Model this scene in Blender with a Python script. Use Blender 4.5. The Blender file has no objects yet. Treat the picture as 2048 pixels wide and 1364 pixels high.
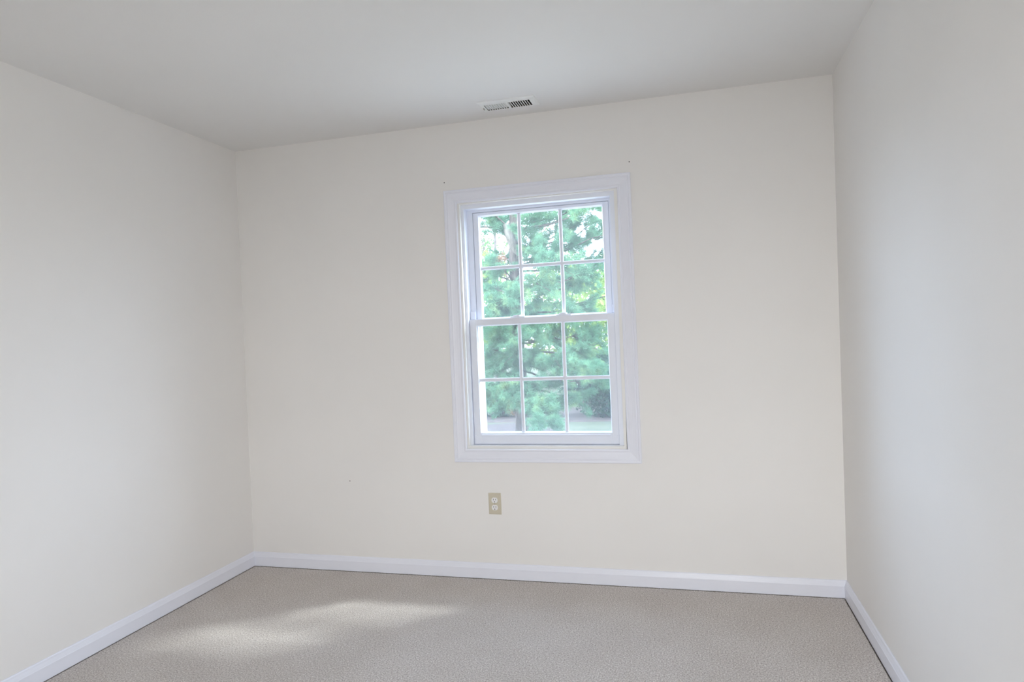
import bpy, bmesh, math, random
import numpy as np
from mathutils import Vector, Matrix

S = bpy.context.scene
COL = S.collection
random.seed(11)
RNG = np.random.default_rng(11)

# ---------------------------------------------------------------- camera
F_PX, YAW, PITCH, ROLL = 1338.14, -0.26006, -0.00946, -0.04245
cam_d = bpy.data.cameras.new('camera')
cam = bpy.data.objects.new('camera', cam_d)
COL.objects.link(cam)
fw = Vector((math.sin(YAW)*math.cos(PITCH), math.cos(YAW)*math.cos(PITCH), math.sin(PITCH)))
r0 = Vector((math.cos(YAW), -math.sin(YAW), 0))
u0 = r0.cross(fw)
rt = math.cos(ROLL)*r0 + math.sin(ROLL)*u0
up = -math.sin(ROLL)*r0 + math.cos(ROLL)*u0
M = Matrix.Identity(4)
for i in range(3):
    M[i][0] = rt[i]; M[i][1] = up[i]; M[i][2] = -fw[i]
M.translation = Vector((2.53903, -3.40499, 1.29655))
cam.matrix_world = M
cam_d.sensor_width = 36.0
cam_d.lens = 36.0*F_PX/2048.0
cam_d.clip_start = 0.02
cam_d.clip_end = 300
S.camera = cam

# ---------------------------------------------------------------- light
vs = S.view_settings
vs.view_transform = 'Standard'; vs.look = 'None'; vs.gamma = 1.0
vs.use_curve_mapping = False
vs.exposure = 0.34
S.cycles.use_denoising = True
S.cycles.max_bounces = 14
S.cycles.diffuse_bounces = 9
S.cycles.glossy_bounces = 4
S.cycles.transmission_bounces = 6
S.cycles.transparent_max_bounces = 24
S.cycles.caustics_reflective = False
S.cycles.caustics_refractive = False

SKY = 7.0
SUN = 3.2
CLOUD = 2.0
w = bpy.data.worlds.new('sky'); S.world = w; w.use_nodes = True
nt = w.node_tree; nt.nodes.clear()
out = nt.nodes.new('ShaderNodeOutputWorld')
bg = nt.nodes.new('ShaderNodeBackground')
tc = nt.nodes.new('ShaderNodeTexCoord')
sep = nt.nodes.new('ShaderNodeSeparateXYZ')
ramp = nt.nodes.new('ShaderNodeValToRGB')
nt.links.new(tc.outputs['Generated'], sep.inputs[0])
mr = nt.nodes.new('ShaderNodeMapRange')
mr.inputs['From Min'].default_value = -0.2; mr.inputs['From Max'].default_value = 1.0
nt.links.new(sep.outputs['Z'], mr.inputs['Value'])
nt.links.new(mr.outputs[0], ramp.inputs[0])
el = ramp.color_ramp.elements
el[0].position = 0.10; el[0].color = (0.28, 0.28, 0.27, 1)
el[1].position = 0.95; el[1].color = (0.72, 0.84, 1.0, 1)
e = el.new(0.2); e.color = (1.0, 1.0, 1.0, 1)
# the sky is bluer beyond the window, whiter and boosted behind the house as room fill
mr2 = nt.nodes.new('ShaderNodeMapRange'); mr2.inputs['From Min'].default_value = -0.6; mr2.inputs['From Max'].default_value = 0.5
nt.links.new(sep.outputs['Y'], mr2.inputs['Value'])
tint = nt.nodes.new('ShaderNodeMix'); tint.data_type = 'RGBA'
tint.inputs[6].default_value = (1.76, 1.74, 1.70, 1); tint.inputs[7].default_value = (0.83, 0.93, 1.15, 1)
nt.links.new(mr2.outputs[0], tint.inputs['Factor'])
mul = nt.nodes.new('ShaderNodeMix'); mul.data_type = 'RGBA'; mul.blend_type = 'MULTIPLY'; mul.inputs['Factor'].default_value = 1.0
nt.links.new(ramp.outputs[0], mul.inputs[6]); nt.links.new(tint.outputs[2], mul.inputs[7])
# a bright bank of cloud low on the right
dot = nt.nodes.new('ShaderNodeVectorMath'); dot.operation = 'DOT_PRODUCT'
dot.inputs[1].default_value = Vector((2.0, 1.2, 0.75)).normalized()
nt.links.new(tc.outputs['Generated'], dot.inputs[0])
mr3 = nt.nodes.new('ShaderNodeMapRange'); mr3.interpolation_type = 'SMOOTHSTEP'
mr3.inputs['From Min'].default_value = 0.93; mr3.inputs['From Max'].default_value = 0.985
mr3.inputs['To Min'].default_value = SKY; mr3.inputs['To Max'].default_value = SKY*CLOUD
nt.links.new(dot.outputs['Value'], mr3.inputs['Value'])
nt.links.new(mul.outputs[2], bg.inputs['Color'])
nt.links.new(mr3.outputs[0], bg.inputs['Strength'])
# and a brighter blue opening low on the left
dot2 = nt.nodes.new('ShaderNodeVectorMath'); dot2.operation = 'DOT_PRODUCT'
dot2.inputs[1].default_value = Vector((-1.4, 1.05, 0.42)).normalized()
nt.links.new(tc.outputs['Generated'], dot2.inputs[0])
mr4 = nt.nodes.new('ShaderNodeMapRange'); mr4.interpolation_type = 'SMOOTHSTEP'
mr4.inputs['From Min'].default_value = 0.945; mr4.inputs['From Max'].default_value = 0.988
mr4.inputs['To Min'].default_value = 0.0; mr4.inputs['To Max'].default_value = SKY*1.15
nt.links.new(dot2.outputs['Value'], mr4.inputs['Value'])
bg2 = nt.nodes.new('ShaderNodeBackground'); bg2.inputs['Color'].default_value = (0.72, 0.88, 1.20, 1)
nt.links.new(mr4.outputs[0], bg2.inputs['Strength'])
ads = nt.nodes.new('ShaderNodeAddShader')
nt.links.new(bg.outputs[0], ads.inputs[0]); nt.links.new(bg2.outputs[0], ads.inputs[1])
nt.links.new(ads.outputs[0], out.inputs[0])

sun_d = bpy.data.lights.new('sun', 'SUN')
sun_d.energy = SUN; sun_d.angle = math.radians(5.5); sun_d.color = (0.97, 0.98, 1.0)
sun = bpy.data.objects.new('sun', sun_d); COL.objects.link(sun)
sun.rotation_euler = Vector((0.72, 0.57, 1.0)).to_track_quat('Z', 'Y').to_euler()
sun.location = (10, 6, 9)

def portal(name, loc, look, sx, sy):
    d = bpy.data.lights.new(name, 'AREA'); d.shape = 'RECTANGLE'; d.size = sx; d.size_y = sy
    d.cycles.is_portal = True
    o = bpy.data.objects.new(name, d); COL.objects.link(o)
    o.location = loc
    o.rotation_euler = Vector(look).to_track_quat('-Z', 'Z').to_euler()
    return o

# ---------------------------------------------------------------- helpers
def mesh_obj(name, verts, faces, mat, parent=None, smooth=False, loc=None):
    me = bpy.data.meshes.new(name)
    me.from_pydata([tuple(v) for v in verts], [], faces)
    me.update()
    o = bpy.data.objects.new(name, me); COL.objects.link(o)
    if mat: me.materials.append(mat)
    if smooth:
        me.polygons.foreach_set('use_smooth', [True]*len(me.polygons))
    if parent: o.parent = parent
    if loc: o.location = loc
    return o

class MB:
    """collects shapes of ONE mesh object"""
    def __init__(s): s.bm = bmesh.new()
    def box(s, x0, x1, y0, y1, z0, z1, bev=0.0):
        b = bmesh.new()
        bmesh.ops.create_cube(b, size=1)
        for v in b.verts:
            v.co = Vector(((x0+x1)/2+v.co.x*(x1-x0), (y0+y1)/2+v.co.y*(y1-y0), (z0+z1)/2+v.co.z*(z1-z0)))
        if bev: bmesh.ops.bevel(b, geom=b.edges[:], offset=bev, segments=2, affect='EDGES', profile=0.5)
        s.merge(b); return s
    def poly(s, verts, faces):
        vv = [s.bm.verts.new(v) for v in verts]
        for f in faces: s.bm.faces.new([vv[i] for i in f])
        return s
    def merge(s, b):
        t = bpy.data.meshes.new('t'); b.to_mesh(t); b.free(); s.bm.from_mesh(t); bpy.data.meshes.remove(t)
    def cyl(s, c, axis, r, h, n=24, r2=None):
        b = bmesh.new()
        bmesh.ops.create_cone(b, cap_ends=True, segments=n, radius1=r, radius2=r if r2 is None else r2, depth=h)
        q = Vector(axis).to_track_quat('Z', 'Y').to_matrix().to_4x4()
        bmesh.ops.transform(b, matrix=Matrix.Translation(c) @ q, verts=b.verts)
        s.merge(b); return s
    def ring_sweep(s, x0, x1, z0, z1, prof, y=0.0):
        """mitred rectangular frame in the XZ plane; prof = [(outward offset, y), ...] closed loop"""
        n = len(prof); vs_ = []
        for (cx, cz, sx, sz) in ((x0, z0, -1, -1), (x1, z0, 1, -1), (x1, z1, 1, 1), (x0, z1, -1, 1)):
            for (u, d) in prof: vs_.append(s.bm.verts.new((cx+sx*u, y+d, cz+sz*u)))
        for k in range(4):
            for i in range(n):
                a = k*n+i; b_ = k*n+(i+1) % n; c = ((k+1) % 4)*n+(i+1) % n; d = ((k+1) % 4)*n+i
                s.bm.faces.new((vs_[a], vs_[b_], vs_[c], vs_[d]))
        return s
    def build(s, name, mat, parent=None, smooth=False):
        bmesh.ops.recalc_face_normals(s.bm, faces=s.bm.faces[:])
        me = bpy.data.meshes.new(name); s.bm.to_mesh(me); s.bm.free()
        o = bpy.data.objects.new(name, me); COL.objects.link(o)
        me.materials.append(mat)
        if smooth: me.polygons.foreach_set('use_smooth', [True]*len(me.polygons))
        if parent: o.parent = parent
        return o

def tag(o, label=None, cat=None, group=None, kind=None):
    if label: o['label'] = label
    if cat: o['category'] = cat
    if group: o['group'] = group
    if kind: o['kind'] = kind
    return o

def empty(name, loc=(0, 0, 0)):
    o = bpy.data.objects.new(name, None); COL.objects.link(o); o.location = loc
    o.empty_display_size = 0.1
    return o

def reparent_at(child, parent):
    """child built in world coordinates under a parent standing elsewhere"""
    child.parent = parent
    child.location = child.location - parent.location

# ---------------------------------------------------------------- materials
def new_mat(name, col, rough=0.5, spec=0.5):
    m = bpy.data.materials.new(name); m.use_nodes = True
    b = m.node_tree.nodes['Principled BSDF']
    b.inputs['Base Color'].default_value = (*col, 1)
    b.inputs['Roughness'].default_value = rough
    b.inputs['Specular IOR Level'].default_value = spec
    return m, m.node_tree, b

def coords(nt, kind='Object'):
    return nt.nodes.new('ShaderNodeTexCoord').outputs[kind]

def noise(nt, vec, scale, detail=2, rough=0.5):
    n = nt.nodes.new('ShaderNodeTexNoise')
    n.inputs['Scale'].default_value = scale; n.inputs['Detail'].default_value = detail
    n.inputs['Roughness'].default_value = rough
    nt.links.new(vec, n.inputs['Vector']); return n

def ramp_node(nt, fac, stops):
    r = nt.nodes.new('ShaderNodeValToRGB')
    el = r.color_ramp.elements
    while len(el) > 2: el.remove(el[-1])
    el[0].position, el[0].color = stops[0][0], (*stops[0][1], 1)
    el[1].position, el[1].color = stops[-1][0], (*stops[-1][1], 1)
    for p, c in stops[1:-1]:
        q = el.new(p); q.color = (*c, 1)
    nt.links.new(fac, r.inputs[0]); return r

def bump(nt, b, h, strength, dist):
    n = nt.nodes.new('ShaderNodeBump')
    n.inputs['Strength'].default_value = strength; n.inputs['Distance'].default_value = dist
    nt.links.new(h, n.inputs['Height']); nt.links.new(n.outputs[0], b.inputs['Normal'])

def paint(name, col, rough, scale=220, strength=0.06, mott=0.012):
    m, nt, b = new_mat(name, col, rough, 0.35)
    v = coords(nt)
    n = noise(nt, v, scale, 2)
    n2 = noise(nt, v, 1.7, 3)
    r = ramp_node(nt, n2.outputs[0], [(0.3, tuple(c*(1-mott) for c in col)), (0.7, tuple(min(1, c*(1+mott)) for c in col))])
    nt.links.new(r.outputs[0], b.inputs['Base Color'])
    bump(nt, b, n.outputs[0], strength, 0.002)
    return m

M_WALL = paint('wall_paint', (0.825, 0.81, 0.79), 0.62)
M_CEIL = paint('ceiling_paint', (0.79, 0.785, 0.775), 0.85, 150, 0.10)
M_TRIM = paint('white_trim_paint', (0.81, 0.825, 0.90), 0.32, 90, 0.03)
M_CREAM = paint('old_cream_jamb_paint', (0.82, 0.81, 0.785), 0.45, 40, 0.08, 0.05)
M_VINYL = paint('white_window_vinyl', (0.79, 0.82, 0.90), 0.35, 60, 0.01)
M_REG = paint('white_register_enamel', (0.82, 0.83, 0.82), 0.4, 60, 0.01)
M_DUCT, _, _ = new_mat('dark_duct_metal', (0.11, 0.105, 0.085), 0.6)
M_PLATE = paint('beige_plate_plastic', (0.60, 0.55, 0.44), 0.35, 60, 0.01)
M_RECEP, _, _ = new_mat('white_receptacle_plastic', (0.85, 0.84, 0.84), 0.3)
M_DARK, _, _ = new_mat('dark_slot', (0.02, 0.018, 0.018), 0.6)
M_SCREW, _, _b = new_mat('screw_metal', (0.45, 0.43, 0.38), 0.35); _b.inputs['Metallic'].default_value = 0.7

def carpet():
    m, nt, b = new_mat('taupe_carpet', (0.35, 0.30, 0.26), 0.95, 0.1)
    v = coords(nt)
    n1 = noise(nt, v, 165, 4, 0.8)
    n3 = noise(nt, v, 4.0, 3, 0.6)
    c1 = ramp_node(nt, n1.outputs[0], [(0.33, (0.20, 0.165, 0.145)), (0.45, (0.51, 0.46, 0.425)), (0.55, (0.68, 0.63, 0.595)), (0.66, (0.95, 0.92, 0.88))])
    mix = nt.nodes.new('ShaderNodeMix'); mix.data_type = 'RGBA'; mix.blend_type = 'MULTIPLY'
    mix.inputs['Factor'].default_value = 1.0
    c3 = ramp_node(nt, n3.outputs[0], [(0.3, (0.93, 0.92, 0.91)), (0.7, (1.0, 1.0, 1.0))])
    nt.links.new(c1.outputs[0], mix.inputs[6]); nt.links.new(c3.outputs[0], mix.inputs[7])
    nt.links.new(mix.outputs[2], b.inputs['Base Color'])
    vo = nt.nodes.new('ShaderNodeTexVoronoi'); vo.inputs['Scale'].default_value = 230
    nt.links.new(v, vo.inputs['Vector'])
    bump(nt, b, vo.outputs['Distance'], 0.6, 0.004)
    b.inputs['Sheen Weight'].default_value = 0.15
    return m
M_CARPET = carpet()

def glass_mat(name, haze):
    m = bpy.data.materials.new(name); m.use_nodes = True
    nt = m.node_tree; nt.nodes.clear()
    o = nt.nodes.new('ShaderNodeOutputMaterial')
    tr = nt.nodes.new('ShaderNodeBsdfTransparent'); tr.inputs[0].default_value = (0.93, 0.965, 0.955, 1)
    gl = nt.nodes.new('ShaderNodeBsdfGlossy'); gl.inputs['Roughness'].default_value = 0.02
    fr = nt.nodes.new('ShaderNodeFresnel'); fr.inputs[0].default_value = 1.45
    ge = nt.nodes.new('ShaderNodeNewGeometry')          # same reflectance entering and leaving the pane
    ma = nt.nodes.new('ShaderNodeMath'); ma.operation = 'MULTIPLY_ADD'; ma.inputs[1].default_value = -2.0; ma.inputs[2].default_value = 1.0
    pw = nt.nodes.new('ShaderNodeMath'); pw.operation = 'POWER'; pw.inputs[0].default_value = 1.45
    nt.links.new(ge.outputs['Backfacing'], ma.inputs[0]); nt.links.new(ma.outputs[0], pw.inputs[1]); nt.links.new(pw.outputs[0], fr.inputs[0])
    mx = nt.nodes.new('ShaderNodeMixShader')
    nt.links.new(fr.outputs[0], mx.inputs[0]); nt.links.new(tr.outputs[0], mx.inputs[1]); nt.links.new(gl.outputs[0], mx.inputs[2])
    tl = nt.nodes.new('ShaderNodeBsdfTranslucent'); tl.inputs[0].default_value = (0.9, 0.95, 1.0, 1)
    mx2 = nt.nodes.new('ShaderNodeMixShader'); mx2.inputs[0].default_value = haze  # translucent share lays a pale glare haze over the panes
    nt.links.new(mx.outputs[0], mx2.inputs[1]); nt.links.new(tl.outputs[0], mx2.inputs[2])
    nt.links.new(mx2.outputs[0], o.inputs[0])
    return m
M_GLASS = glass_mat('window_glass', 0.023)

def screen_mat():
    m = bpy.data.materials.new('insect_screen_mesh'); m.use_nodes = True
    nt = m.node_tree; nt.nodes.clear()
    o = nt.nodes.new('ShaderNodeOutputMaterial')
    tr = nt.nodes.new('ShaderNodeBsdfTransparent')
    df = nt.nodes.new('ShaderNodeBsdfDiffuse'); df.inputs[0].default_value = (0.20, 0.22, 0.23, 1)
    mx = nt.nodes.new('ShaderNodeMixShader'); mx.inputs[0].default_value = 0.20
    nt.links.new(tr.outputs[0], mx.inputs[1]); nt.links.new(df.outputs[0], mx.inputs[2])
    nt.links.new(mx.outputs[0], o.inputs[0])
    return m
M_SCREEN = screen_mat()

def leaf_mat(name, stops, scale, trans=0.35):
    m = bpy.data.materials.new(name); m.use_nodes = True
    nt = m.node_tree; nt.nodes.clear()
    o = nt.nodes.new('ShaderNodeOutputMaterial')
    n = noise(nt, coords(nt), scale, 2, 0.6)
    r = ramp_node(nt, n.outputs[0], stops)
    df = nt.nodes.new('ShaderNodeBsdfDiffuse'); tl = nt.nodes.new('ShaderNodeBsdfTranslucent')
    nt.links.new(r.outputs[0], df.inputs[0]); nt.links.new(r.outputs[0], tl.inputs[0])
    mx = nt.nodes.new('ShaderNodeMixShader'); mx.inputs[0].default_value = trans
    nt.links.new(df.outputs[0], mx.inputs[1]); nt.links.new(tl.outputs[0], mx.inputs[2])
    nt.links.new(mx.outputs[0], o.inputs[0])
    return m
M_NEEDLE = leaf_mat('pine_needles', [(0.3, (0.060, 0.155, 0.098)), (0.55, (0.115, 0.245, 0.160)), (0.72, (0.22, 0.34, 0.17))], 3.0, 0.28)
M_LEAF_A = leaf_mat('yellow_green_leaves', [(0.3, (0.14, 0.24, 0.07)), (0.7, (0.30, 0.40, 0.12))], 2.0, 0.45)
M_LEAF_B = leaf_mat('mid_green_leaves', [(0.3, (0.07, 0.16, 0.07)), (0.7, (0.16, 0.27, 0.10))], 2.0, 0.4)
M_LEAF_C = leaf_mat('dark_shrub_leaves', [(0.3, (0.02, 0.045, 0.035)), (0.7, (0.04, 0.08, 0.06))], 3.0, 0.15)

def bark(name, c0, c1, scale):
    m, nt, b = new_mat(name, c0, 0.9, 0.1)
    v = coords(nt)
    mp = nt.nodes.new('ShaderNodeMapping'); mp.inputs['Scale'].default_value = (1, 1, 0.3)
    nt.links.new(v, mp.inputs[0])
    n = noise(nt, mp.outputs[0], scale, 5, 0.7)
    r = ramp_node(nt, n.outputs[0], [(0.35, c0), (0.65, c1)])
    nt.links.new(r.outputs[0], b.inputs['Base Color'])
    bump(nt, b, n.outputs[0], 0.8, 0.03)
    return m
M_BARK = bark('pine_bark', (0.025, 0.021, 0.02), (0.13, 0.115, 0.11), 14)
M_BARK2 = bark('grey_bark', (0.04, 0.037, 0.036), (0.12, 0.11, 0.105), 12)

def ground_mat(name, stops, s1, bs=0.6):
    m, nt, b = new_mat(name, stops[0][1], 0.95, 0.1)
    v = coords(nt)
    n = noise(nt, v, s1, 6, 0.7); r = ramp_node(nt, n.outputs[0], stops)
    nt.links.new(r.outputs[0], b.inputs['Base Color']); bump(nt, b, n.outputs[0], bs, 0.04)
    return m
M_LAWN = ground_mat('lawn_grass', [(0.3, (0.055, 0.066, 0.045)), (0.55, (0.08, 0.090, 0.062)), (0.75, (0.11, 0.110, 0.085))], 1.6)
M_MULCH = ground_mat('brown_mulch', [(0.3, (0.045, 0.036, 0.035)), (0.55, (0.08, 0.066, 0.064)), (0.75, (0.13, 0.11, 0.105))], 6)
M_SIDING, _, _ = new_mat('exterior_siding', (0.72, 0.70, 0.66), 0.7)
M_EXT = paint('white_exterior_trim', (0.85, 0.86, 0.88), 0.45, 60, 0.01)

# ---------------------------------------------------------------- room shell
H = 2.44
YR = -4.25                                   # rear wall, behind the camera
WT = 0.15
def xr(z): return 3.2045 + (z-0.08)*0.0079   # the right wall leans by a hair
X_OUT = 3.40
W0, W1, WZ0, WZ1 = 1.345, 2.230, 0.676, 2.030   # rough opening of the window

def wall_with_hole(name, P, x0, x1, z0, z1, hx0, hx1, hz0, hz1, d0, d1, mat):
    """P maps (along, depth, height) to a point; a slab with one rectangular hole"""
    o = [(x0, z0), (x1, z0), (x1, z1), (x0, z1)]; h = [(hx0, hz0), (hx1, hz0), (hx1, hz1), (hx0, hz1)]
    vs_ = [P(a, d, b) for d in (d0, d1) for (a, b) in o+h]
    fs = []
    for k in range(4):
        n = (k+1) % 4
        fs.append((k, n, 4+n, 4+k)); fs.append((8+k, 12+k, 12+n, 8+n))
        fs.append((k, 8+k, 8+n, n)); fs.append((4+k, 4+n, 12+n, 12+k))
    b = MB(); b.poly(vs_, fs)
    return b.build(name, mat)

wb = wall_with_hole('wall_back', lambda a, d, z: (a, d, z), -WT, X_OUT, 0, H, W0, W1, WZ0, WZ1, 0.0, WT, M_WALL)
tag(wb, 'off-white far wall with the double-hung window', kind='structure')
wl = MB().box(-WT, 0, YR, 0, 0, H).build('wall_left', M_WALL)
tag(wl, 'off-white wall on the left side of the room', kind='structure')
_b = MB(); _b.poly([(xr(0), YR, 0), (X_OUT, YR, 0), (X_OUT, YR, H), (xr(H), YR, H), (xr(0), 0, 0), (X_OUT, 0, 0), (X_OUT, 0, H), (xr(H), 0, H)],
     [(0, 1, 2, 3), (4, 7, 6, 5), (0, 4, 5, 1), (1, 5, 6, 2), (2, 6, 7, 3), (3, 7, 4, 0)])
wr = _b.build('wall_right', M_WALL)
tag(wr, 'off-white wall on the right side of the room with a bluish sheen', kind='structure')
# unseen opening added in the rear wall, sized to fill the room with light
B0, B1, BZ0, BZ1 = 2.25, 3.15, 0.35, 2.20
wq = wall_with_hole('wall_rear', lambda a, d, z: (a, d, z), -WT, X_OUT, 0, H, B0, B1, BZ0, BZ1, YR, YR-WT, M_WALL)
tag(wq, kind='structure')
xf = xr(0)
fb = MB().box(-WT, X_OUT, YR-WT, WT, -0.15, -0.03)          # the carpet stops just short of the baseboards: a dark crevice
fb.box(0.018, xf-0.018, YR, -0.018, -0.03, 0)
fb.box(-WT, 0, YR-WT, WT, -0.03, 0); fb.box(xf, X_OUT, YR-WT, WT, -0.03, 0); fb.box(0, xf, 0, WT, -0.03, 0); fb.box(0, xf, YR-WT, YR, -0.03, 0)
fl = fb.build('floor', M_CARPET)
tag(fl, 'speckled taupe carpet floor', kind='structure')
V0, V1, VY0, VY1 = 1.590, 1.838, -0.232, -0.134    # register hole
ce = wall_with_hole('ceiling', lambda a, d, b: (a, b, d), -WT, X_OUT, YR-WT, WT, V0, V1, VY0, VY1, H, H+0.2, M_CEIL)
tag(ce, 'plain off-white ceiling', kind='structure')

portal('back_window_daylight', ((W0+W1)/2, WT+0.06, (WZ0+WZ1)/2), (0, -1, 0), W1-W0, WZ1-WZ0)
portal('rear_fill_daylight', ((B0+B1)/2, YR-WT-0.02, (BZ0+BZ1)/2), (0, 1, 0), B1-B0, BZ1-BZ0)  # portal at the added rear fill opening

# ---------------------------------------------------------------- baseboards
BB = [(0, 0.002), (0.014, 0.002), (0.014, 0.056), (0.0125, 0.059), (0.0115, 0.0625), (0.0075, 0.073), (0.0065, 0.0770), (0.0055, 0.0795), (0.0035, 0.0825), (0, 0.0825)]
def baseboard(name, P, a0, a1, m0, m1, label):
    n = len(BB); b = MB()
    vs_ = [P(a0+m0*d, d, z) for d, z in BB]+[P(a1-m1*d, d, z) for d, z in BB]
    fs = [(i, (i+1) % n, n+(i+1) % n, n+i) for i in range(n)]+[tuple(range(n)), tuple(range(n, 2*n))]
    b.poly(vs_, fs)
    return tag(b.build(name, M_TRIM), label, kind='structure')
xb = xr(0.04)
baseboard('baseboard_back', lambda a, d, z: (a, -d, z), 0, xb, 1, 1, 'white baseboard along the far wall under the window')
baseboard('baseboard_left', lambda a, d, z: (d, a, z), YR, 0, 0, 1, 'white baseboard along the left wall')
baseboard('baseboard_right', lambda a, d, z: (xb-d, a, z), YR, 0, 0, 1, 'white baseboard along the right wall')

# ---------------------------------------------------------------- the window
win = tag(empty('window_1', ((W0+W1)/2, 0, WZ0)), 'white double-hung window with divided panes on the far wall', 'window', kind='structure')
def wpart(mb, name, mat, parent=None, label=None, smooth=False):
    o = mb.build(name, mat, None, smooth)
    if parent is None: reparent_at(o, win)
    else: o.parent = parent        # its parent already sits in the window's frame
    if label: o['label'] = label
    return o
# picture-frame casing with a colonial profile
CI = (1.3600, 2.2130, 0.6940, 2.0120)
prof = [(0.0, 0.0), (0.0, -0.008), (0.003, -0.0105), (0.008, -0.0115), (0.0125, -0.010), (0.0145, -0.0080), (0.018, -0.0085), (0.030, -0.0105), (0.042, -0.0135),
        (0.047, -0.0155), (0.0505, -0.0160), (0.053, -0.0145), (0.0555, -0.0150), (0.058, -0.0180), (0.066, -0.0190), (0.069, -0.0175), (0.069, 0.0)]
casing = wpart(MB().ring_sweep(*CI, prof), 'window_casing', M_TRIM)
# cream wooden jamb boards behind the casing, the right one warped: a dark gap opens low down
jb = MB()
jb.box(1.3475, 1.3720, 0.002, 0.120, 0.690, 2.016)
jb.box(1.3720, 2.1960, 0.002, 0.120, 2.0050, 2.0250)
jb.box(1.3720, 2.1960, 0.002, 0.120, 0.6800, 0.7080)
xg = 2.2090
v8 = []
for y in (0.002, 0.120):
    v8 += [(2.1960, y, 0.690), (xg, y, 0.690), (2.2165, y, 1.35), (2.2165, y, 2.016), (2.1960, y, 2.016)]
jb.poly(v8, [(0, 1, 2, 3, 4), (5, 6, 7, 8, 9)]+[(i, (i+1) % 5, 5+(i+1) % 5, 5+i) for i in range(5)])
jamb = wpart(jb, 'jamb', M_CREAM, label='cream-painted wooden jamb strip')
# vinyl master frame: two steps
f = MB()
f.ring_sweep(1.3865, 2.1708, 0.7095, 1.9820, [(0, 0.030), (0.0005, 0.028), (0.0310, 0.028), (0.0310, 0.150), (0, 0.150)])
f.ring_sweep(1.4165, 2.1570, 0.7300, 1.9690, [(0, 0.084), (0.030, 0.084), (0.030, 0.150), (0, 0.150)])
frame = wpart(f, 'window_frame', M_VINYL)
# thin grooves on the frame sides read as dark lines
def sash(name, x0, x1, z0, z1, st_l, st_r, rb, rt_, y0, y1, label):
    """a sash: bevelled stiles and rails round one divided pane"""
    b = MB()
    gx0, gx1, gz0, gz1 = x0+st_l, x1-st_r, z0+rb, z1-rt_
    b.box(x0, gx0, y0, y1, z0, z1, 0.0018); b.box(gx1, x1, y0, y1, z0, z1, 0.0018)
    b.box(gx0-0.002, gx1+0.002, y0+0.0004, y1, z0, gz0, 0.0018); b.box(gx0-0.002, gx1+0.002, y0+0.0004, y1, gz1, z1, 0.0018)
    ym = y0+0.016
    # glazing bead
    b.ring_sweep(gx0+0.004, gx1-0.004, gz0+0.005, gz1-0.005, [(0, ym-0.001), (0.0055, y0+0.006), (0.0055, ym+0.008), (0, ym+0.008)])
    o = wpart(b, name, M_VINYL, label=label)
    g = MB(); g.box(gx0, gx1, ym+0.0005, ym+0.0035, gz0, gz1)
    wpart(g, 'glass_pane', M_GLASS, o)
    # divider bars, moulded
    m = MB()
    def bar(xa, xb, za, zb, vert):
        hw = 0.0098; e_ = 0.0 if vert else 0.0006; p = [(-hw, 0), (-hw*0.75, -0.004), (-hw*0.35, -0.0060), (hw*0.35, -0.0060), (hw*0.75, -0.004), (hw, 0), (hw*0.75, 0.004), (-hw*0.75, 0.004)]
        n = len(p)
        if vert:
            c = (xa+xb)/2; vs_ = [(c+u, ym-0.0002+d, z) for z in (za, zb) for u, d in p]
        else:
            c = (za+zb)/2; vs_ = [(x, ym-0.0002+d*(1-e_*150), c+u) for x in (xa, xb) for u, d in p]
        m.poly(vs_, [(i, (i+1) % n, n+(i+1) % n, n+i) for i in range(n)]+[tuple(range(n)), tuple(range(n, 2*n))])
    for t in (1/3, 2/3):
        c = gx0+t*(gx1-gx0); bar(c, c, gz0, gz1, True)
    c = MUN[name]; bar(gx0, gx1, c, c, False)
    wpart(m, 'divider_bars', M_VINYL, o)
    return o
MUN = {'upper_sash': 1.6640, 'lower_sash': 1.0570}
us = sash('upper_sash', 1.4180, 2.1555, 1.350, 1.9675, 0.0290, 0.0315, 0.040, 0.0160, 0.088, 0.122, 'white upper sash with six panes, set behind')
ls = sash('lower_sash', 1.3882, 2.1692, 0.7108, 1.3860, 0.0370, 0.0360, 0.0602, 0.0330, 0.045, 0.080, 'white lower sash with six panes, set forward')
# bottom rail lift lip and notched ends
lip = MB(); lip.box(1.4310, 2.1260, 0.0360, 0.0460, 0.7560, 0.7620, 0.001)
wpart(lip, 'lift_rail', M_VINYL, ls)
for cx in (1.655, 1.905):
    k = MB()
    k.box(cx-0.040, cx+0.040, 0.0500, 0.0780, 1.3858, 1.3925, 0.002)
    k.cyl((cx, 0.066, 1.3965), (0, 0, 1), 0.0165, 0.009, 20)
    k.box(cx-0.026, cx+0.012, 0.0560, 0.0660, 1.3920, 1.4000, 0.002)
    wpart(k, 'sash_lock', M_VINYL, ls)
# corner notches on the lower rail
nb = MB()
nb.box(1.3886, 1.4010, 0.0432, 0.0460, 0.7115, 0.7580, 0.0008); nb.box(2.1560, 2.1688, 0.0432, 0.0460, 0.7115, 0.7580, 0.0008)
wpart(nb, 'corner_block', M_VINYL, ls)
# balance tracks seen beside the upper sash
tk = MB(); tk.box(1.3880, 1.4160, 0.0660, 0.0838, 1.3880, 1.4300, 0.001); tk.box(2.1575, 2.1695, 0.0660, 0.0838, 1.3880, 1.4300, 0.001)
wpart(tk, 'balance_shoe', M_VINYL)
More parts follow.
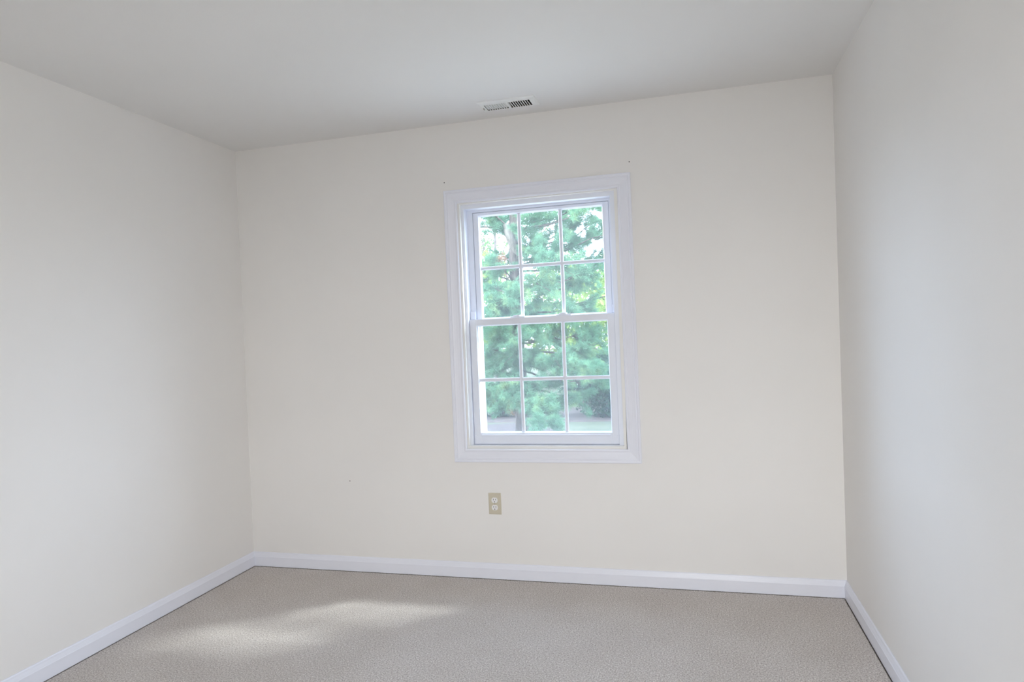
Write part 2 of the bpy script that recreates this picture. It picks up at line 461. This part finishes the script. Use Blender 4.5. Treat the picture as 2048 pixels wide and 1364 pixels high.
# half insect screen outside the lower sash, in a thin frame
sc = MB(); sc.ring_sweep(1.424, 2.146, 0.742, 1.372, [(0, 0.128), (0.012, 0.128), (0.012, 0.138), (0, 0.138)])
sf = wpart(sc, 'screen_frame', M_EXT)
sm = MB(); sm.poly([(1.426, 0.133, 0.738), (2.150, 0.133, 0.738), (2.150, 0.133, 1.376), (1.426, 0.133, 1.376)], [(0, 1, 2, 3)])
wpart(sm, 'insect_screen', M_SCREEN, sf, 'fine grey insect screen over the lower half')
# exterior brick mould, sunlit on its left side
ex = MB(); ex.ring_sweep(1.4250, 2.1470, 0.7250, 1.9690, [(0, 0.148), (0.14, 0.148), (0.14, 0.164), (0, 0.164)])
wpart(ex, 'exterior_trim', M_EXT)

# screw holes left over from a curtain rod
for x, z in ((1.293, 2.129), (2.279, 2.136), (0.651, 0.509)):
    h = MB(); h.cyl((x, -0.0002, z), (0, 1, 0), 0.0028, 0.001, 10)
    o = h.build('screw_hole', M_DARK); o.parent = wb; o['label'] = 'small dark screw hole in the wall paint'

# plain frame for the added fill opening behind the camera
def plain_window(name, P, a0, a1, z0, z1):
    o = tag(empty(name), kind='structure')
    b = MB()
    def bx(p0, p1, q0, q1, r0_, r1_):
        vs_ = [P(a, d, z) for a in (p0, p1) for d in (q0, q1) for z in (r0_, r1_)]
        b.poly(vs_, [(0, 1, 3, 2), (4, 6, 7, 5), (0, 4, 5, 1), (2, 3, 7, 6), (0, 2, 6, 4), (1, 5, 7, 3)])
    t = 0.045
    bx(a0, a0+t, .04, .09, z0, z1); bx(a1-t, a1, .04, .09, z0, z1); bx(a0+t, a1-t, .04, .09, z0, z0+t); bx(a0+t, a1-t, .04, .09, z1-t, z1)
    zm = (z0+z1)/2; bx(a0+t, a1-t, .04, .09, zm-.02, zm+.02)
    f = b.build('window_frame', M_VINYL, o)
    return o
plain_window('fill_window', lambda a, d, z: (a, YR-d, z), B0, B1, BZ0, BZ1)

# ---------------------------------------------------------------- ceiling register
reg = tag(empty('air_register', (1.714, -0.1925, H)), 'white metal air register with narrow slots set in the ceiling above the window', 'air vent')
def rpart(mb, name, mat, label=None):
    o = mb.build(name, mat); reparent_at(o, reg)
    if label: o['label'] = label
    return o
ZP = H-0.0055
p = MB()
ox0, ox1, oy0, oy1 = 1.570, 1.862, -0.262, -0.124
sx0, sx1, sxm0, sxm1 = 1.599, 1.829, 1.7085, 1.7205
sy0, sy1 = -0.2235, -0.1435
# bevelled faceplate: outer ring sloping up to the ceiling, flat inside, two slot fields cut out
def ring(b, A, za, B, zb):
    va = [(A[0], A[2], za), (A[1], A[2], za), (A[1], A[3], za), (A[0], A[3], za)]
    vb = [(B[0], B[2], zb), (B[1], B[2], zb), (B[1], B[3], zb), (B[0], B[3], zb)]
    b.poly(va+vb, [(k, (k+1) % 4, 4+(k+1) % 4, 4+k) for k in range(4)])
ring(p, (ox0, ox1, oy0, oy1), H-0.0002, (ox0+0.003, ox1-0.003, oy0+0.003, oy1-0.003), ZP+0.001)
ring(p, (ox0+0.003, ox1-0.003, oy0+0.003, oy1-0.003), ZP+0.001, (ox0+0.012, ox1-0.012, oy0+0.012, oy1-0.012), ZP-0.002)
ring(p, (ox0+0.012, ox1-0.012, oy0+0.012, oy1-0.012), ZP-0.002, (sx0, sx1, sy0, sy1), ZP-0.002)
p.box(sxm0, sxm1, sy0, sy1, ZP-0.002, H+0.004)
NS = 9
for (a, b_) in ((sx0, sxm0), (sxm1, sx1)):
    st = (b_-a)/NS
    for k in range(1, NS):
        c = a+k*st; p.box(c-0.0018, c+0.0018, sy0, sy1, ZP-0.002, ZP+0.001)
rpart(p, 'faceplate', M_REG)
for (a, b_, sgn) in ((sx0, sxm0, -1), (sxm1, sx1, 1)):
    st = (b_-a)/NS
    q = MB()
    for k in range(NS):
        c = a+(k+0.5)*st
        # slanted blade above each slot: the left bank shows its blades, the right bank its dark slots
        x_lo = c+(-0.0055 if sgn < 0 else -0.0052); x_hi = c+(0.0085 if sgn < 0 else -0.0124)
        t = 0.0008
        z_lo, z_hi = ZP+0.0015, ZP+0.012
        q.poly([(x_lo, sy0, z_lo), (x_hi, sy0, z_hi), (x_hi+t, sy0, z_hi), (x_lo+t, sy0, z_lo), (x_lo, sy1, z_lo), (x_hi, sy1, z_hi), (x_hi+t, sy1, z_hi), (x_lo+t, sy1, z_lo)],
               [(0, 1, 2, 3), (4, 7, 6, 5), (0, 4, 5, 1), (2, 6, 7, 3), (1, 5, 6, 2), (0, 3, 7, 4)])
    rpart(q, 'louver_bank', M_REG, 'slanted grey-white blades' if sgn < 0 else 'open bank of dark slots')
d = MB()
zt = H+0.16
ring(d, (sx0, sx1, sy0, sy1), ZP-0.0018, (sx0, sx1, sy0, sy1), H+0.006)
d.poly([(V0, VY0, H+0.001), (V1, VY0, H+0.001), (V1, VY1, H+0.001), (V0, VY1, H+0.001), (V0, VY0, zt), (V1, VY0, zt), (V1, VY1, zt), (V0, VY1, zt)],
       [(4, 5, 6, 7), (0, 1, 5, 4), (1, 2, 6, 5), (2, 3, 7, 6), (3, 0, 4, 7)])
rpart(d, 'duct_box', M_DUCT, 'dark duct behind the slots')
lv = MB(); lv.box(1.5868, 1.5892, -0.192, -0.174, ZP-0.010, ZP-0.0015, 0.0006)
rpart(lv, 'damper_lever', M_SCREW)

# ---------------------------------------------------------------- outlet
OX, OZ = 1.5015, 0.4010
outl = tag(empty('wall_outlet', (OX, 0, OZ)), 'beige wall outlet plate with two white sockets below the window', 'outlet')
def opart(mb, name, mat, parent=None, label=None, smooth=False):
    o = mb.build(name, mat, None, smooth)
    if parent is None: reparent_at(o, outl)
    else: o.parent = parent
    if label: o['label'] = label
    return o
pl = MB()
PW, PH = 0.0345, 0.0570
vs_ = []
for (ins, y) in ((0, 0.0), (0.0003, -0.0025), (0.004, -0.0052)):
    vs_ += [(OX-PW+ins, y, OZ-PH+ins), (OX+PW-ins, y, OZ-PH+ins), (OX+PW-ins, y, OZ+PH-ins), (OX-PW+ins, y, OZ+PH-ins)]
fs = [(8, 9, 10, 11), (3, 2, 1, 0)]+[(4*j+k, 4*j+(k+1) % 4, 4*j+4+(k+1) % 4, 4*j+4+k) for j in (0, 1) for k in range(4)]
pl.poly(vs_, fs)
opart(pl, 'cover_plate', M_PLATE)
for dz in (0.0195, -0.0195):
    r = MB()
    pts = []
    for k in range(40):
        a = 2*math.pi*k/40
        pts.append((0.0168*math.cos(a), max(-0.0140, min(0.0140, 0.0168*math.sin(a)))))
    n = len(pts)
    vs_ = [(OX+x, -0.0050, OZ+dz+z) for x, z in pts]+[(OX+x, -0.0078, OZ+dz+z) for x, z in pts]+[(OX+x*.95, -0.0084, OZ+dz+z*.95) for x, z in pts]
    r.poly(vs_, [(i, (i+1) % n, n+(i+1) % n, n+i) for i in range(n)]+[(n+i, n+(i+1) % n, 2*n+(i+1) % n, 2*n+i) for i in range(n)]+[tuple(range(2*n, 3*n))])
    ro = opart(r, 'socket', M_RECEP, label='upper white socket' if dz > 0 else 'lower white socket')
    for sx, hh in ((-0.0062, 0.0085), (0.0062, 0.0072)):
        s_ = MB(); s_.box(OX+sx-0.0012, OX+sx+0.0012, -0.0088, -0.0080, OZ+dz+0.0030-hh/2+0.001, OZ+dz+0.0030+hh/2+0.001)
        opart(s_, 'slot', M_DARK, ro)
    g = MB(); g.cyl((OX, -0.0084, OZ+dz-0.0080), (0, 1, 0), 0.0027, 0.0009, 16)
    opart(g, 'ground_hole', M_DARK, ro)
sw = MB(); sw.cyl((OX, -0.0058, OZ), (0, 1, 0), 0.0030, 0.0016, 14); sw.box(OX-0.0024, OX+0.0024, -0.0069, -0.0065, OZ-0.0004, OZ+0.0004)
opart(sw, 'screw', M_SCREW)

# ---------------------------------------------------------------- outdoors
G = -1.0
gr = MB().box(-60, 50, WT+0.3, 90, G-0.3, G).build('lawn', M_LAWN)
tag(gr, 'green lawn outside the window', kind='structure')
M_BOUNCE = ground_mat('pale_bounce', [(0.3, (0.42, 0.395, 0.35)), (0.7, (0.50, 0.475, 0.43))], 3, 0.2)  # pale reflector ground, added out of view to throw light up at the ceiling
tag(MB().box(-4.5, 6.0, WT+0.3, 5.2, G-0.05, G+0.06).build('bounce_slab', M_BOUNCE), 'unseen pale slab added below the window to bounce light onto the ceiling', kind='structure')
def blob_patch(name, cx, cy, rx, ry, z, mat, label):
    pts = [(cx+rx*math.cos(a)*(1+0.07*math.sin(5*a)), cy+ry*math.sin(a)*(1+0.07*math.cos(4*a))) for a in [2*math.pi*k/48 for k in range(48)]]
    n = 48; b = MB()
    b.poly([(x, y, z) for x, y in pts]+[(cx+(x-cx)*.97, cy+(y-cy)*.97, z+0.05) for x, y in pts], [(i, (i+1) % n, n+(i+1) % n, n+i) for i in range(n)]+[tuple(range(n, 2*n))])
    return tag(b.build(name, mat), label, kind='structure')
blob_patch('mulch_bed', -1.9, 9.4, 2.4, 3.6, G-0.02, M_MULCH, 'brown mulch bed round the pine trunk')
blob_patch('mulch_border', -2.0, 16.2, 16.0, 2.6, G-0.02, M_MULCH, 'dark mulch border under the far shrubs')

def tube(pts, radii, n=10):
    """a smooth tapered tube along points"""
    P = [Vector([float(c) for c in q]) for q in pts]; V = []; Fc = []; radii = [float(r) for r in radii]
    for i, q in enumerate(P):
        t = (P[min(i+1, len(P)-1)]-P[max(i-1, 0)]).normalized()
        a = t.cross(Vector((0.31, 0.95, 0.11))).normalized(); b = t.cross(a)
        for k in range(n):
            an = 2*math.pi*k/n; V.append(q+radii[i]*(math.cos(an)*a+math.sin(an)*b))
    for i in range(len(P)-1):
        for k in range(n):
            Fc.append((i*n+k, i*n+(k+1) % n, (i+1)*n+(k+1) % n, (i+1)*n+k))
    c = len(V); V.append(P[-1]); Fc += [((len(P)-1)*n+k, (len(P)-1)*n+(k+1) % n, c) for k in range(n)]
    return V, Fc
def join(lst):
    V = []; Fc = []
    for v, f in lst:
        o = len(V); V += list(v); Fc += [tuple(i+o for i in t) for t in f]
    return V, Fc

def np_obj(name, V, tri, mat, parent, smooth=False):
    me = bpy.data.meshes.new(name)
    k = tri.shape[1]
    me.vertices.add(len(V)); me.vertices.foreach_set('co', V.astype(np.float32).ravel())
    me.loops.add(tri.size); me.loops.foreach_set('vertex_index', tri.astype(np.int32).ravel())
    me.polygons.add(len(tri)); me.polygons.foreach_set('loop_start', np.arange(0, tri.size, k, dtype=np.int32))
    me.polygons.foreach_set('loop_total', np.full(len(tri), k, dtype=np.int32))
    me.update(calc_edges=True); me.validate()
    me.materials.append(mat)
    o = bpy.data.objects.new(name, me); COL.objects.link(o); o.parent = parent
    return o

def unit(a): return a/np.maximum(np.linalg.norm(a, axis=-1, keepdims=True), 1e-9)

def needles(centers, axes, n_per=28, length=0.092, width=0.0044):
    """tufts of pine needles: every needle a thin tapering blade fanning out from a twig tip"""
    T = len(centers)
    d = RNG.normal(size=(T, n_per, 3))
    d = unit(unit(d)*0.85+axes[:, None, :]*0.75)
    L = length*RNG.uniform(0.75, 1.15, size=(T, n_per, 1))
    base = centers[:, None, :]+axes[:, None, :]*RNG.uniform(-0.06, 0.02, size=(T, n_per, 1))
    s = unit(np.cross(d, RNG.normal(size=(T, n_per, 3))))*width*0.5
    tip = base+d*L; tip[..., 2] -= 0.012
    mid = base+d*L*0.55
    V = np.stack([base-s*.6, base+s*.6, mid+s, tip, mid-s], axis=2).reshape(-1, 3)
    m = T*n_per
    i = np.arange(m)[:, None]*5
    tri = np.concatenate([i+np.array([[0, 1, 2]]), i+np.array([[0, 2, 4]]), i+np.array([[4, 2, 3]])])
    return V, tri

def bough(parent, root, tip, spread, n_tufts, thick=0.022):
    """one limb: wood, side twigs, and the needles it carries"""
    root = np.array(root, float); tip = np.array(tip, float)
    v = tip-root; Ln = np.linalg.norm(v)
    sag = 0.05*Ln
    ts = np.linspace(0, 1, 8)
    pts = [root+v*t+np.array([0, 0, -sag*math.sin(math.pi*t)])+RNG.normal(size=3)*0.012*Ln*(0 < t < 1) for t in ts]
    parts = [tube(pts, [thick*(1-0.8*t) for t in ts], 7)]
    ax = unit(v)
    side = unit(np.cross(ax, [0, 0, 1.0])); upv = np.cross(side, ax)
    ctr = []; axs = []
    nt_ = max(6, n_tufts//16)
    for k in range(nt_):
        t0 = 1-0.62*(RNG.uniform()**1.1)*min(1.0, 1.1*spread/ max(0.3, Ln)*1.5)
        t0 = max(0.2, t0)
        p0 = root+v*t0+np.array([0, 0, -sag*math.sin(math.pi*t0)])
        sd = RNG.choice([-1, 1])
        dirv = unit(ax*RNG.uniform(0.2, 0.9)+side*sd*RNG.uniform(0.2, 1.0)+upv*RNG.normal()*0.38)
        ln = spread*RNG.uniform(0.45, 1.1)
        q1 = p0+dirv*ln; q1[2] -= 0.03
        qm = p0+dirv*ln*.5+np.array([0, 0, 0.03*ln])
        parts.append(tube([p0, qm, q1], [0.007, 0.005, 0.002], 4))
        nn = n_tufts//nt_
        u = RNG.uniform(0.25, 1.05, size=nn)[:, None]
        c = p0+(q1-p0)*u+RNG.normal(size=(nn, 3))*0.075*spread*np.array([1, 1, .75])
        ctr.append(c)
        axs.append(unit(dirv*0.7+RNG.normal(size=(nn, 3))*0.45+np.array([0, 0, 0.45])))
    V, Fc = join(parts)
    b = mesh_obj('branch', V, Fc, M_BARK, parent, True)
    C = np.concatenate(ctr); A = np.concatenate(axs)
    NV, NT = needles(C, A)
    np_obj('needles', NV, NT, M_NEEDLE, b)
    return b

pine = tag(empty('pine_tree', (-0.64, 9.0, G)), 'tall pine with long soft blue-green needles filling the window view', 'tree')
def in_pine(pt): return (pt[0]+0.64, pt[1]-9.0, pt[2]-G)
tz = np.linspace(0, 11.0, 16)
tp = [(0.02*math.sin(1.3*z)+ (0.015*(z-3) if z > 3 else 0), 0.02*math.cos(1.1*z), z-0.05) for z in tz]
tv, tf = tube(tp, [max(0.02, 0.135*(1-0.075*z)) + (0.05 if z == 0 else 0) for z in tz], 14)
mesh_obj('trunk', tv, tf, M_BARK, pine, True)
sv, sf_ = tube([(0.05, -0.02, 3.78), (0.0, -0.08, 3.98), (-0.06, -0.13, 4.2), (-0.10, -0.15, 4.40)], [0.05, 0.075, 0.08, 0.06], 12)
M_STUB = bark('pale_lichen_bark', (0.07, 0.066, 0.062), (0.19, 0.18, 0.17), 18)
mesh_obj('broken_limb', sv, sf_, M_STUB, pine, True)['label'] = 'pale grey broken limb on the trunk'
M_DEAD = leaf_mat('dead_brown_needles', [(0.3, (0.15, 0.075, 0.05)), (0.7, (0.23, 0.13, 0.085))], 4.0, 0.25)
for pt, n in (((-0.70, 8.35, 2.72), 9), ((-0.68, 8.25, 2.58), 6), ((-0.46, 7.80, 0.10), 8), ((-0.50, 7.78, 0.0), 5)):
    c = np.array(in_pine(pt))+RNG.normal(size=(n, 3))*np.array([.035, .05, .06]); a = unit(RNG.normal(size=(n, 3))+np.array([0, 0, -1.0]))
    dv, dt = needles(c, a, 18, 0.085, 0.0045)
    np_obj('dead_needles', dv, dt, M_DEAD, pine)['label'] = 'dead orange-brown needles hanging in the green bough'
# limbs that carry the boughs seen through the panes: tip position, spread, tufts, root height
BO = [((-1.22, 9.6, 3.72), .50, 150, 3.3), ((-0.26, 9.9, 3.62), .50, 150, 3.2), ((0.76, 8.7, 3.50), .50, 110, 3.3), ((0.45, 9.6, 3.60), .45, 110, 3.3),
      ((-0.79, 8.4, 2.68), .42, 260, 2.3), ((-1.12, 8.5, 2.60), .38, 200, 2.3), ((-0.02, 8.6, 2.84), .50, 330, 2.5), ((0.43, 7.7, 2.55), .48, 330, 2.2), ((0.70, 9.3, 3.02), .40, 110, 2.7),
      ((-1.39, 10.0, 2.35), .45, 180, 2.1), ((-0.68, 8.0, 1.94), .50, 420, 1.6), ((-0.98, 8.2, 1.72), .45, 330, 1.5), ((0.05, 7.8, 2.18), .50, 380, 1.9), ((0.0, 8.5, 1.86), .50, 260, 1.6), ((0.65, 8.9, 2.24), .50, 260, 2.0),
      ((0.85, 8.6, 2.45), .45, 230, 2.1), ((0.71, 9.3, 1.85), .50, 230, 1.7), ((0.54, 8.4, 1.66), .45, 220, 1.4), ((-0.71, 8.0, 1.36), .46, 330, 1.1), ((-0.10, 7.9, 1.36), .46, 300, 1.1), ((0.10, 9.1, 1.30), .5, 220, 1.1), ((0.73, 9.2, 1.28), .50, 300, 1.2),
      ((-1.40, 9.7, 1.05), .5, 210, 0.9), ((0.35, 7.8, 0.83), .42, 330, 0.8), ((0.92, 7.7, 0.76), .42, 330, 0.9), ((0.7, 8.6, 1.0), .42, 220, 0.9),
      ((-0.91, 8.1, 0.34), .44, 330, 0.45), ((-0.62, 7.9, 0.12), .34, 220, 0.35), ((-0.30, 7.9, 0.40), .46, 360, 0.5), ((0.10, 7.5, 0.10), .44, 380, 0.45), ((0.26, 7.2, -0.14), .36, 260, 0.3),
      ((0.62, 8.3, 0.16), .36, 230, 0.35), ((1.16, 7.9, 0.46), .32, 190, 0.6), ((0.05, 8.4, 0.05), .40, 200, 0.3)]
BO += [((0.55, 8.9, 3.25), .45, 190, 2.9), ((1.05, 8.9, 3.15), .42, 150, 2.8), ((0.85, 9.2, 3.75), .5, 190, 3.4), ((1.1, 8.4, 3.25), .35, 110, 2.9), ((-0.98, 9.0, 3.45), .42, 170, 3.1), ((0.45, 8.4, 2.95), .4, 200, 2.6), ((-0.25, 8.8, 3.0), .4, 200, 2.7),
       ((-0.75, 8.5, 0.85), .46, 260, 0.8), ((-0.40, 8.5, 0.95), .42, 220, 0.9), ((-1.15, 8.7, 0.75), .42, 220, 0.7), ((-1.2, 8.6, 1.5), .42, 240, 1.2), ((-0.45, 8.4, 2.15), .42, 220, 1.9), ((-0.5, 8.3, 1.65), .42, 200, 1.4), ((-1.25, 8.9, 0.25), .40, 200, 0.3), ((0.25, 8.6, 0.45), .40, 200, 0.5), ((0.8, 9.0, 0.62), .36, 170, 0.7),
       ((-1.05, 8.6, 3.75), .45, 200, 3.3), ((-0.15, 8.5, 3.45), .48, 260, 3.0), ((0.25, 8.9, 3.70), .45, 220, 3.4), ((-0.35, 9.6, 3.15), .42, 180, 2.8), ((0.30, 9.7, 3.15), .42, 180, 2.8), ((0.95, 8.3, 3.55), .42, 170, 3.2),
       ((1.00, 9.5, 2.75), .45, 200, 2.5), ((-1.10, 9.8, 2.95), .35, 90, 2.7), ((0.15, 10.2, 2.5), .5, 220, 2.2), ((-0.55, 9.9, 1.6), .5, 240, 1.4), ((0.2, 10.0, 0.9), .5, 200, 0.8)]
BO += [((-0.42, 8.1, 1.02), .40, 220, 0.9), ((-0.12, 8.3, 0.86), .40, 210, 0.8), ((-0.75, 8.3, 0.62), .40, 190, 0.6), ((-1.15, 8.3, 1.10), .40, 190, 0.95)]
for tip, spd, nt_, rz in BO:
    bough(pine, in_pine((-0.64+0.05*(tip[0]+0.64), 9.0+0.05*(tip[1]-9), rz)), in_pine(tip), spd, nt_)
# the rest of the crown, beyond the edges of the view
for k in range(58):
    z = 0.6+10.2*(k/58)**0.95
    az = k*2.39996+0.4
    R = (1.0-z/12.6)*3.0+0.25
    tx, ty = math.cos(az)*R, math.sin(az)*R
    wx, wz = tx-0.64, z+G
    # leave the open sky and the low gaps of the view free
    if ty < 1.0 and -1.6 < wx < 1.5 and -0.9 < wz < 3.9: continue
    if ty >= 1.0 and wz > 2.2 and wz < 4.4 and (wx > 0.2 or wx < -1.0): continue
    if ty >= 1.0 and wz < 0.3: continue
    bough(pine, (tx*.03, ty*.03, z-0.25), (tx, ty, z+0.1), 0.55, 150)

# ---- broad-leaved trees and shrubs behind the pine
def leaves(C, size, upward=0.3):
    n = len(C)
    nrm = unit(RNG.normal(size=(n, 3))+np.array([0, 0, upward]))
    a = unit(np.cross(nrm, RNG.normal(size=(n, 3)))); b = np.cross(nrm, a)
    s = size*RNG.uniform(0.7, 1.3, size=(n, 1))
    V = np.stack([C-a*s, C-a*s*.2+b*s*.5, C+a*s, C-a*s*.2-b*s*.5+nrm*s*.15], axis=1).reshape(-1, 3)
    i = np.arange(n)[:, None]*4
    return V, i+np.array([[0, 1, 2, 3]])

def broad_tree(name, x, y, h, cr, lobes, n_leaf, mat, label, leaf=0.09, z_low=0.25, group=None, trunk_r=0.12, cat='tree'):
    root = tag(empty(name, (x, y, G)), label, cat, group)
    parts = []
    tt = np.linspace(0, 1, 7)
    lean = RNG.normal()*0.05*h
    parts.append(tube([(lean*t*t, 0, h*0.62*t-0.05) for t in tt], [trunk_r*(1-0.6*t) for t in tt], 9))
    C = []
    for k in range(lobes):
        az = k*2.4+RNG.uniform(0, .6); t = (k+.5)/lobes
        zc = h*(z_low+(0.94-z_low)*t); rr = cr*math.sin(math.pi*min(1, 0.22+0.75*t))*RNG.uniform(0.45, 0.85)
        c = np.array([math.cos(az)*rr+lean*t, math.sin(az)*rr, zc])
        st = np.array([lean*.3*t, 0, max(0.2, zc-0.35*cr-0.15*h)*0.8])
        parts.append(tube([st, st*.4+c*.6+np.array([0, 0, .08*h*.3]), c], [trunk_r*.42, trunk_r*.25, trunk_r*.08], 6))
        m = n_leaf//lobes
        pts = unit(RNG.normal(size=(m, 3)))*(RNG.uniform(0.15, 1, size=(m, 1))**0.5)*cr*0.46*np.array([1, 1, .75])
        C.append(c+pts)
    V, Fc = join(parts)
    mesh_obj('trunk', V, Fc, M_BARK2, root, True)
    LV, LT = leaves(np.concatenate(C), leaf)
    np_obj('crown', LV, LT, mat, root)
    return root

broad_tree('broadleaf_tree', -5.0, 19.0, 5.6, 2.0, 16, 5200, M_LEAF_A, 'yellow-green broadleaf tree behind the pine, left of its trunk', group='trees behind the pine')
broad_tree('broadleaf_tree', -2.2, 23.5, 5.4, 2.0, 16, 5200, M_LEAF_A, 'yellow-green broadleaf tree behind the pine, straight behind its trunk', group='trees behind the pine')
broad_tree('broadleaf_tree', 0.2, 18.6, 4.6, 1.8, 14, 5200, M_LEAF_A, 'bright yellow-green tree behind the pine boughs on the right', group='trees behind the pine')
broad_tree('broadleaf_tree', -7.5, 27.5, 7.2, 2.4, 16, 5000, M_LEAF_B, 'taller green tree far left behind the pine', group='trees behind the pine')
broad_tree('broadleaf_tree', 5.0, 23.0, 7.5, 2.6, 16, 5000, M_LEAF_B, 'taller green tree far right behind the pine', group='trees behind the pine')
broad_tree('broadleaf_tree', -14.5, 29.0, 8.5, 3.0, 16, 4500, M_LEAF_B, 'large green tree at the left end of the far lawn', group='trees behind the pine')
broad_tree('broadleaf_tree', 12.0, 28.0, 8.5, 3.0, 16, 4500, M_LEAF_A, 'large yellow-green tree at the right end of the far lawn', group='trees behind the pine')

# slim grey tree with bare forking branches, upper left pane
bt = tag(empty('bare_tree', (-3.02, 15.7, G)), 'slim grey tree with forking bare branches at the left edge of the window view', 'tree')
def fork(p, d, L, r, depth, acc):
    p = np.array(p, float); d = unit(np.array(d, float))
    q1 = p+d*L*.5+RNG.normal(size=3)*L*.04; q2 = p+d*L+RNG.normal(size=3)*L*.05
    acc.append(tube([p, q1, q2], [r, r*.85, r*.65], 6))
    if depth == 0: return
    for k in range(2 if depth > 1 else 3):
        fork(q2, d+RNG.normal(size=3)*np.array([.55, .35, .25])+np.array([0, 0, .15]), L*RNG.uniform(.62, .82), r*.62, depth-1, acc)
acc = []
acc.append(tube([(0, 0, -0.05), (0.02, 0, 1.6), (-0.03, 0, 3.4), (0.03, 0, 4.4)], [0.11, 0.085, 0.07, 0.06], 9))
fork((0.03, 0, 4.4), (0.1, 0, 1), 0.9, 0.055, 4, acc); fork((0.0, 0, 4.0), (0.75, 0.1, 0.8), 0.9, 0.05, 4, acc); fork((-0.02, 0, 3.6), (-0.7, 0, 0.9), 0.9, 0.045, 4, acc); fork((0, 0, 3.3), (0.6, -0.2, 0.9), 0.8, 0.04, 3, acc)
V, Fc = join(acc); mesh_obj('trunk', V, Fc, M_BARK2, bt, True)
C = np.concatenate([np.array(a[0][-1])+RNG.normal(size=(7, 3))*0.16 for a in acc[6:]])
LV, LT = leaves(C, 0.05); np_obj('leaves', LV, LT, M_LEAF_B, bt)

def shrub(name, x, y, rx, ry, h, n_leaf, label, group, mat=M_LEAF_C, leaf=0.05):
    root = tag(empty(name, (x, y, G)), label, 'shrub', group)
    parts = []
    for k in range(7):
        a = k*0.9; parts.append(tube([(0, 0, -0.02), (math.cos(a)*rx*.3, math.sin(a)*ry*.3, h*.45), (math.cos(a)*rx*.6, math.sin(a)*ry*.6, h*.8)], [.03, .02, .006], 5))
    V, Fc = join(parts); mesh_obj('stems', V, Fc, M_BARK, root, True)
    u = unit(RNG.normal(size=(n_leaf, 3)))*(RNG.uniform(0.1, 1, size=(n_leaf, 1))**0.42)
    u = u*np.array([rx, ry, h*.52])*(1+0.13*np.sin(u[:, :1]*9+u[:, 1:2]*7))+np.array([0, 0, h*.5])
    u[:, 2] = np.maximum(u[:, 2], 0.03)
    LV, LT = leaves(u, leaf); np_obj('foliage', LV, LT, mat, root)
    return root
shrub('dark_shrub', 0.55, 14.6, 1.45, 1.0, 1.75, 9000, 'large dark bluish shrub at the lower right of the view', 'shrubs at the lawn edge')
shrub('dark_shrub', -2.60, 14.6, 0.85, 0.6, 0.98, 3200, 'low dark shrub at the lower left behind the pine trunk', 'shrubs at the lawn edge')
shrub('dark_shrub', 3.3, 15.4, 1.4, 1.0, 1.7, 3600, 'dark shrub at the far right of the mulch border', 'shrubs at the lawn edge')
shrub('dark_shrub', -5.6, 15.6, 1.3, 1.0, 1.2, 3000, 'dark shrub at the far left of the mulch border', 'shrubs at the lawn edge')
